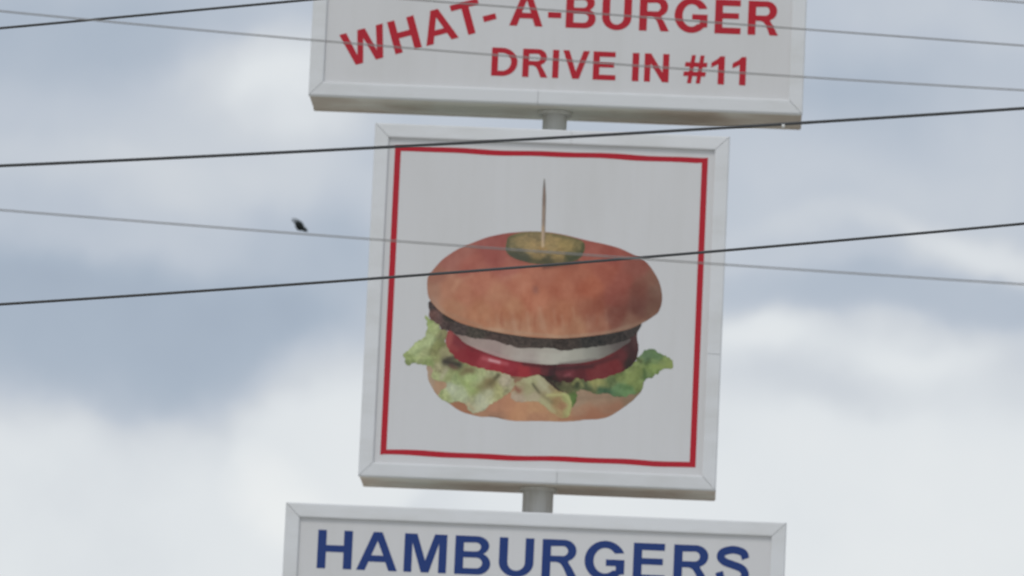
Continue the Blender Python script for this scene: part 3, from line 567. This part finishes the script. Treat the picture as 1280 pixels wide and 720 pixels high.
# --- pickle and toothpick
def p_pk(px, py, col):
    sp = fbm(px*.28, py*.45, 300, 3)[:, None]; col = col+sp*np.array([46, 34, 22])
    return strokes(px, py, col, [(634, 312, 640, 320, 3.5, (84, 88, 76), .8), (640, 318, 662, 325, 4, (78, 82, 72), .85), (663, 325, 690, 328, 3.5, (84, 84, 66), .75), (668, 322, 676, 323, 2.5, (140, 126, 88), .4), (692, 328, 712, 327, 4, (96, 90, 70), .6), (712, 324, 727, 318, 4, (70, 78, 64), .85), (727, 318, 730, 305, 2.8, (76, 82, 62), .8), (636, 297, 655, 292, 2, (98, 100, 76), .7), (655, 291, 690, 292, 1.5, (110, 106, 80), .5), (692, 294, 726, 300, 2.2, (98, 98, 74), .7), (634, 300, 634, 310, 2.5, (90, 92, 72), .7),
        (676, 310, 682, 312, 3, (172, 142, 98), .5), (700, 305, 712, 308, 5, (158, 142, 96), .4), (648, 305, 660, 308, 5, (156, 142, 104), .4)])
layer('pickle_slice', [(632.6, 306), (635, 297), (642, 293), (653, 290.3), (670, 289.4), (684, 290.6), (698, 292.7), (710, 295.2), (721, 298.5), (728, 301.5), (731, 306), (730, 315), (724, 323.5), (713, 328.5), (703, 330.8), (690, 331.6), (678, 331), (665, 329.5), (655, 327), (644, 323.5), (635.6, 318.5), (632, 312)],
      [(650, 300, (146, 132, 100)), (665, 308, (152, 136, 102)), (690, 305, (154, 138, 102)), (710, 308, (148, 134, 96)), (720, 312, (118, 112, 82)), (640, 303, (122, 116, 90)), (675, 318, (140, 124, 92)), (700, 318, (144, 128, 92)), (650, 322, (84, 86, 74)), (680, 328, (86, 84, 68)), (670, 293, (134, 122, 94)), (712, 322, (100, 98, 74))], .0060, pic, paint=p_pk, seed=90, grain=6, soft=3, tone=(.97, .93, .88))
layer('toothpick', [(680.4, 222), (679.3, 230), (678.4, 240), (677.9, 250), (677.2, 275), (676.6, 300), (676.6, 308), (678.4, 309.5), (680.4, 308), (681, 300), (681.8, 275), (682.4, 250), (682.2, 240), (681.4, 230)],
      [(680, 225, (112, 104, 104)), (679, 245, (132, 116, 112)), (679, 270, (148, 132, 126)), (678, 295, (172, 150, 134)), (678, 306, (182, 158, 132))], .0066, pic, cell=.7, seed=95, grain=2, sm=True,
      paint=lambda x, y, c: strokes(x, y, c, [(682.4, 240, 681, 304, 1.1, (112, 96, 92), .6)]))

# ------------------------------------------------------------------ overhead wires
def wire(pts, Y, dia, m, label, group, deg=2, half=26):
    p = np.array(pts, float); w = at(p[:, 0], p[:, 1], Y)
    c = np.polyfit(w[:, 0], w[:, 2], deg)
    xm = float(at(640, 360, Y)[0]); xs = np.linspace(xm-half, xm+half, 420)
    in0, in1 = w[:, 0].min()-1.0, w[:, 0].max()+1.0
    z = np.polyval(c, xs)
    d = np.polyder(c)
    c2 = .0045                                     # natural sag outside the surveyed stretch
    for x_e, msk in ((in0, xs < in0), (in1, xs > in1)):
        z[msk] = np.polyval(c, x_e)+np.polyval(d, x_e)*(xs[msk]-x_e)+c2*.5*(xs[msk]-x_e)**2
    bm = bmesh.new(); n = 10; rings = []
    for x, zz in zip(xs, z):
        rings.append([bm.verts.new((x, Y+dia/2*math.cos(2*math.pi*i/n), zz+dia/2*math.sin(2*math.pi*i/n))) for i in range(n)])
    for a, b in zip(rings, rings[1:]):
        for i in range(n): bm.faces.new((a[i], a[(i+1) % n], b[(i+1) % n], b[i]))
    bm.faces.new(rings[0]); bm.faces.new(rings[-1])
    o = bm_obj('overhead_wire', bm, m, None, True)
    return tag(o, label, 'wire', group)
G1, G2 = 'dark cables crossing the sky', 'thin grey wires crossing the sky'
wire([(0, 35.5), (115, 24.5), (250, 12), (385, 0)], 24.6, .0105, M_cable, 'dark cable across the top left corner, ending above the wide upper sign', G1, deg=1)
WB = wire([(0, 207), (230, 197), (460, 185.3), (640, 175), (880, 161), (1002, 153.6), (1280, 135.5)], 24.2, .0125, M_cable, 'dark cable passing over the gap between the upper sign and the burger sign', G1)
_p = at(979, 157.5, 24.2); _c = np.cross
bm = bmesh.new(); bmesh.ops.create_cone(bm, cap_ends=True, segments=14, radius1=.0085, radius2=.0085, depth=.012, matrix=Matrix.Translation(tuple(_p+np.array([0, 0, .0]))) @ Matrix.Rotation(math.radians(90), 4, 'Y'))
bm_obj('cable_tie', bm, mat('white_nylon', (.75, .75, .73), .5, .3), WB)
wire([(0, 380), (320, 359.5), (490, 347), (690, 331.5), (794, 321.5), (880, 314.5), (1280, 280)], 25.0, .0115, M_cable, 'dark cable crossing the printed top bun and pickle on the burger sign', G1)
wire([(0, 14), (100, 23), (230, 36), (390, 50), (530, 62.4), (700, 74.5), (880, 88), (990, 95), (1280, 113)], 22.0, .0056, M_wire, 'thin grey wire crossing the DRIVE IN #11 line on the upper sign', G2)
wire([(519, 0), (700, 13), (850, 25), (1000, 36.5), (1280, 57)], 22.4, .0056, M_wire, 'thin grey wire crossing the BURGER lettering on the upper sign', G2)
wire([(0, 262.3), (250, 283), (496, 301), (574, 307.5), (722, 317), (880, 329), (1080, 343.5), (1280, 355)], 21.6, .0056, M_wire, 'thin grey wire crossing the toothpick and pickle on the burger sign', G2)
wire([(1230, -1), (1280, 3.2)], 22.2, .0056, M_wire, 'thin grey wire just entering the top right corner of the sky', G2, deg=1)

# ------------------------------------------------------------------ small bird above the thin wire
def bird():
    Yb = 52.0; c = at(375, 283.5, Yb); root = empty('bird', tuple(c))
    # axis along +X locally: beak at +x
    def rings_mesh(name, spine, m, parent):
        bm = bmesh.new(); n = 14; R = []
        for (x, z, ry, rz) in spine: R.append([bm.verts.new((x, ry*math.cos(2*math.pi*i/n), z+rz*math.sin(2*math.pi*i/n))) for i in range(n)])
        for a, b in zip(R, R[1:]):
            for i in range(n): bm.faces.new((a[i], a[(i+1) % n], b[(i+1) % n], b[i]))
        bm.faces.new(R[0]); bm.faces.new(R[-1]); return bm_obj(name, bm, m, parent, True)
    rings_mesh('body', [(-.078, .004, .010, .002), (-.062, .003, .009, .003), (-.045, .002, .010, .007), (-.028, 0, .017, .016), (-.008, -.002, .022, .023), (.012, -.001, .021, .022), (.026, .003, .015, .015), (.034, .006, .013, .013), (.043, .007, .014, .014), (.051, .006, .010, .010), (.056, .005, .004, .004)], M_bird, root)
    rings_mesh('beak', [(.0555, .005, .0035, .0035), (.061, .004, .002, .002), (.067, .003, .0004, .0004)], M_beak, root)
    for s in (-1, 1):           # half folded wings, swept back
        bm = bmesh.new(); pts = [(.020, .014, .006), (.012, .035, .014), (-.010, .052, .016), (-.040, .058, .010), (-.070, .054, .002), (-.046, .040, .006), (-.034, .026, .006), (-.022, .014, .004)]
        f = bm.faces.new([bm.verts.new((x, s*y, z)) for x, y, z in pts])
        r = bmesh.ops.extrude_face_region(bm, geom=[f])
        for v in r['geom']:
            if isinstance(v, bmesh.types.BMVert): v.co.z += .004
        bmesh.ops.triangulate(bm, faces=bm.faces[:]); bm_obj('wing', bm, M_bird, root)
    root.rotation_euler = (math.radians(25), math.radians(38), math.radians(12)); root.scale = (1.25, 1.2, 1.4)
    tag(root, 'tiny dark bird in flight just above a thin grey wire, left of the burger sign', 'bird')
bird()
